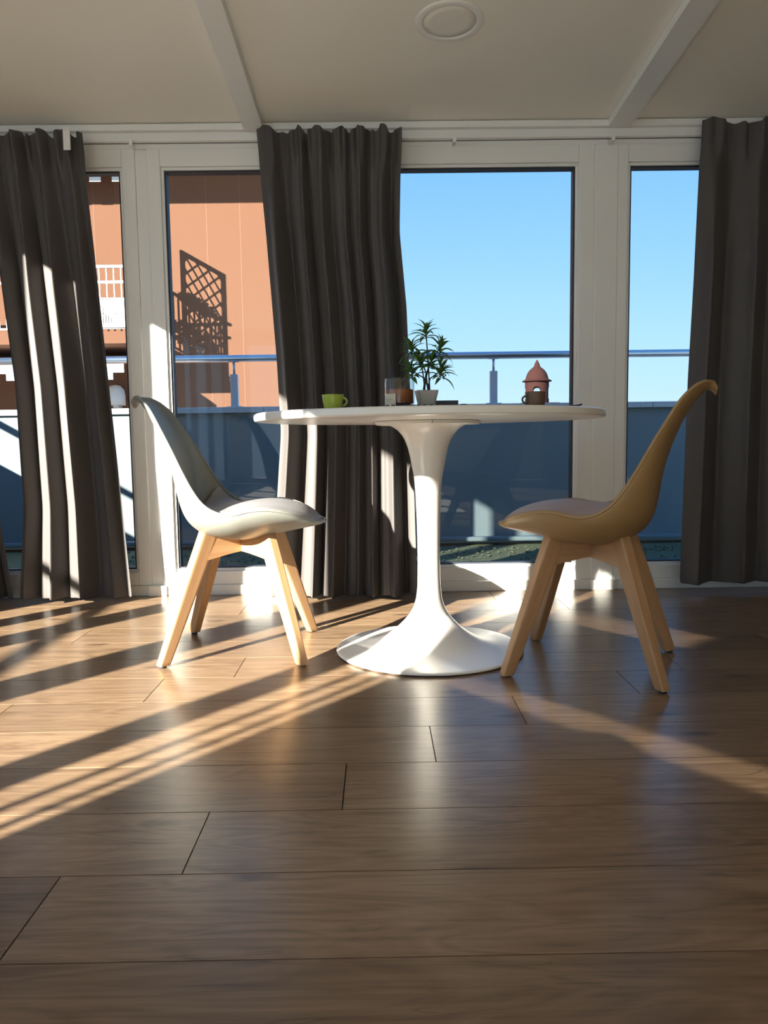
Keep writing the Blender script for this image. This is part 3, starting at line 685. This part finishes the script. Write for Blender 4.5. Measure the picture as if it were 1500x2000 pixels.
for i in range(N2):
    j = (i + 1) % N2
    for k in range(K - 1):
        if opn[i, k]: continue
        q = (i * K + k, j * K + k, j * K + k + 1, i * K + k + 1); f.append(q); f.append(tuple(off + x for x in q[::-1]))
        if opn[(i + 1) % N2, k]: f.append((q[1], off + q[1], off + q[2], q[2]))
        if opn[(i - 1) % N2, k]: f.append((q[0], q[3], off + q[3], off + q[0]))
        if k < K - 2 and opn[i, k + 1]: f.append((q[3], q[2], off + q[2], off + q[3]))
        if k > 0 and opn[i, k - 1]: f.append((q[0], off + q[0], off + q[1], q[1]))
new_obj('pot', mesh_py('chimney_pot', v, f), 'terracotta', tw)
new_obj('dome', lathe_mesh('dome', [(.09, 1.25), (.150, 1.252), (.152, 1.258), (.135, 1.268), (.118, 1.276), (.112, 1.30), (.098, 1.338), (.075, 1.37), (.045, 1.395), (.030, 1.408), (.030, 1.418), (.022, 1.438), (.008, 1.468), (0, 1.475)], 48), 'terracotta', tw)

# ------------------------------------------------------------------ orange apartment building
FY = 14.0
bd = empty('apartment_building', (-6.0, FY, -8.0)); tag(bd, 'orange rendered apartment building seen through the left windows', 'building')
def bp_(n, x0, x1, y0, y1, z0, z1, m, bv=0, parent=None): return box(n, x0 + 6.0, x1 + 6.0, y0 - FY, y1 - FY, z0 + 8, z1 + 8, m, parent or bd, bv)
bp_('facade', -16, -0.75, FY, FY + 8, -8, 6.6, 'orange_render')
bp_('eave', -16.5, -0.3, FY - 1.5, FY + 8.4, 5.56, 5.85, 'white_paint')
for x in (-8.4, -4.93, -2.95, -2.36): bp_('joint_strip', x - .009, x + .009, FY - .002, FY + .001, -8, 5.6, 'pale_joint')
sx0, sx1, sd, sz = -12.0, -3.8, 1.55, 2.46
bp_('balcony_slab', sx0, sx1, FY - sd, FY, sz - .19, sz, 'orange_render')
# balcony railing in front and at its right end
rl = empty('balcony_railing', (0, 0, 0)); rl.parent = bd; rl.location = (6.0, -FY, 8.0)
def rb_(n, x0, x1, y0, y1, z0, z1, m='white_paint'): return box(n, x0, x1, y0, y1, z0, z1, m, rl)
fy = FY - sd + .04
rb_('top_rail', sx0, sx1, fy - .025, fy + .025, 3.45, 3.49); rb_('mid_rail', sx0, sx1, fy - .015, fy + .015, 3.21, 3.25); rb_('bottom_rail', sx0, sx1, fy - .015, fy + .015, 2.50, 2.53)
x = sx0 + .05
while x < sx1: 
    if x > -7.2: rb_('baluster', x - .008, x + .008, fy - .008, fy + .008, 2.53, 3.45)
    x += .115
rb_('top_rail', sx1 - .05, sx1, FY - sd, FY, 3.45, 3.49); rb_('bottom_rail', sx1 - .04, sx1 - .01, FY - sd, FY, 2.50, 2.53)
for k in range(12): rb_('baluster', sx1 - .036, sx1 - .014, FY - sd + .1 + k * .115, FY - sd + .122 + k * .115, 2.53, 3.45)
rb_('end_post', sx1 - .05, sx1 + .03, FY - .10, FY - .02, 2.46, 3.49)
# printed white banner tied to the balusters
bn = empty('banner', (-4.55, fy - .04, 2.52)); tag(bn, 'white banner with dark line drawing tied to the balcony railing', 'banner')
box('sheet', -.75, .62, -.006, .006, 0, .46, 'white_paint', bn)
rng = random.Random(9)
for k in range(9): box('drawn_line', .02 + k * .042, .042 + k * .042, -.009, -.006, .04 + .01 * abs(k - 4), .17 + .03 * math.sin(k * 1.3), 'banner_print', bn)
for a in ((-.14, .48, .205, .217), (.05, .20, .30, .312), (.0, .012, .20, .30), (.24, .252, .20, .33), (-.14, -.128, .12, .21), (-.2, .5, .432, .444)): box('drawn_line', a[0], a[1], -.009, -.006, a[2], a[3], 'banner_print', bn)
# awnings with tabbed valances
def awning(x0, x1, zw, dep, drop, val, label, parent):
    a = empty('awning', (0, 0, 0)); a.parent = parent; a.location = (6.0, -FY, 8.0)
    v = [(x0, FY - .02, zw), (x1, FY - .02, zw), (x1, FY - dep, zw - drop), (x0, FY - dep, zw - drop)]; v += [(p[0], p[1], p[2] - .02) for p in v]
    new_obj('canopy', mesh_py('canopy', v, [(0, 1, 2, 3), (7, 6, 5, 4), (0, 4, 5, 1), (1, 5, 6, 2), (2, 6, 7, 3), (3, 7, 4, 0)]), 'awning_canvas', a)
    box('valance', x0, x1, FY - dep - .01, FY - dep + .006, zw - drop - val, zw - drop, 'awning_canvas', a)
    x = x0 + .02
    while x + .2 < x1:
        box('valance_tab', x, x + .19, FY - dep - .01, FY - dep + .006, zw - drop - val - .11, zw - drop - val, 'awning_canvas', a); x += .38
awning(-9.0, -4.15, 5.50, 0.5, 0.10, 0.19, '', bd)
awning(-9.0, -4.05, 2.20, 1.45, 0.18, 0.20, '', bd)
ln = empty('wall_lantern', (-4.62, FY - .02, 1.30)); tag(ln, 'small white domed lantern on the orange wall', 'lantern')
new_obj('shade', lathe_mesh('shade', [(0, .36), (.09, .34), (.15, .27), (.165, .18), (.165, 0), (.15, 0), (.15, .18), (0, .30)], 24), 'white_paint', ln, (0, -.18, .06))
box('bracket', -.05, .05, -.19, 0.0, .02, .08, 'grey_metal', ln)

# wooden trellis with climbing plants on the balcony end: it throws the lattice shadow on the wall
tl = empty('trellis', (sx1 - .06, FY - 1.02, sz)); tag(tl, 'wooden lattice trellis standing at the balcony end', 'trellis')
TH, TW = 1.87, 0.96
for n, a in (('frame_post', (-TW / 2, -TW / 2 + .07, 0, TH)), ('frame_post', (TW / 2 - .07, TW / 2, 0, TH)), ('frame_rail', (-TW / 2, TW / 2, TH - .07, TH)), ('frame_rail', (-TW / 2, TW / 2, .05, .11))):
    box(n, -.02, .02, a[0], a[1], a[2], a[3], 'dark_timber', tl)
def clip_seg(y, z, dy, dz, y0, y1, z0, z1):
    t0, t1 = -9, 9
    for p, d, a, b in ((y, dy, y0, y1), (z, dz, z0, z1)):
        ta, tb_ = sorted(((a - p) / d, (b - p) / d)); t0, t1 = max(t0, ta), min(t1, tb_)
    return t0, t1
for sgn in (1, -1):
    for k in range(-9, 16):
        c = .235 * k; d = math.sqrt(.5)
        t0, t1 = clip_seg(0, c, d, sgn * d, -TW / 2 + .06, TW / 2 - .06, .10, TH - .06)
        if t1 - t0 < .08: continue
        p0 = Vector((.007 * sgn, d * t0, c + sgn * d * t0)); p1 = Vector((.007 * sgn, d * t1, c + sgn * d * t1)); L = (p1 - p0).length
        o = box('slat', -.006, .006, -.015, .015, -L / 2, L / 2, 'dark_timber', tl); o.location = (p0 + p1) / 2; o.rotation_euler = (p1 - p0).to_track_quat('Z', 'Y').to_euler()
        o.rotation_euler = (-math.atan2(p1.y - p0.y, p1.z - p0.z), 0, 0)
def bush(name, loc, sx_, sy_, sz_, nleaf, label, seed):
    rng = random.Random(seed); v, f = [], []
    for i in range(nleaf):
        while True:
            p = Vector((rng.uniform(-1, 1), rng.uniform(-1, 1), rng.uniform(-1, 1)))
            if p.length < 1: break
        p = Vector((p.x * sx_, p.y * sy_, p.z * sz_)); q = Vector((rng.gauss(0, 1), rng.gauss(0, 1), rng.gauss(0, 1))).normalized(); r = q.orthogonal().normalized(); s = rng.uniform(.04, .08); k = len(v)
        v += [p - q * s, p + r * s * .5, p + q * s, p - r * s * .5]; f.append((k, k + 1, k + 2, k + 3))
    o = new_obj(name, mesh_py(name, v, f), 'balcony_leaf', None, loc); tag(o, label, 'plant')
bush('climbing_plant', (sx1 - .12, FY - .95, 3.55), .07, .42, .14, 240, 'leafy climber across the balcony trellis', 1)
bush('balcony_shrub', (sx1 - .16, FY - .90, 2.92), .10, .55, .24, 360, 'leafy shrub at the foot of the balcony trellis', 3)
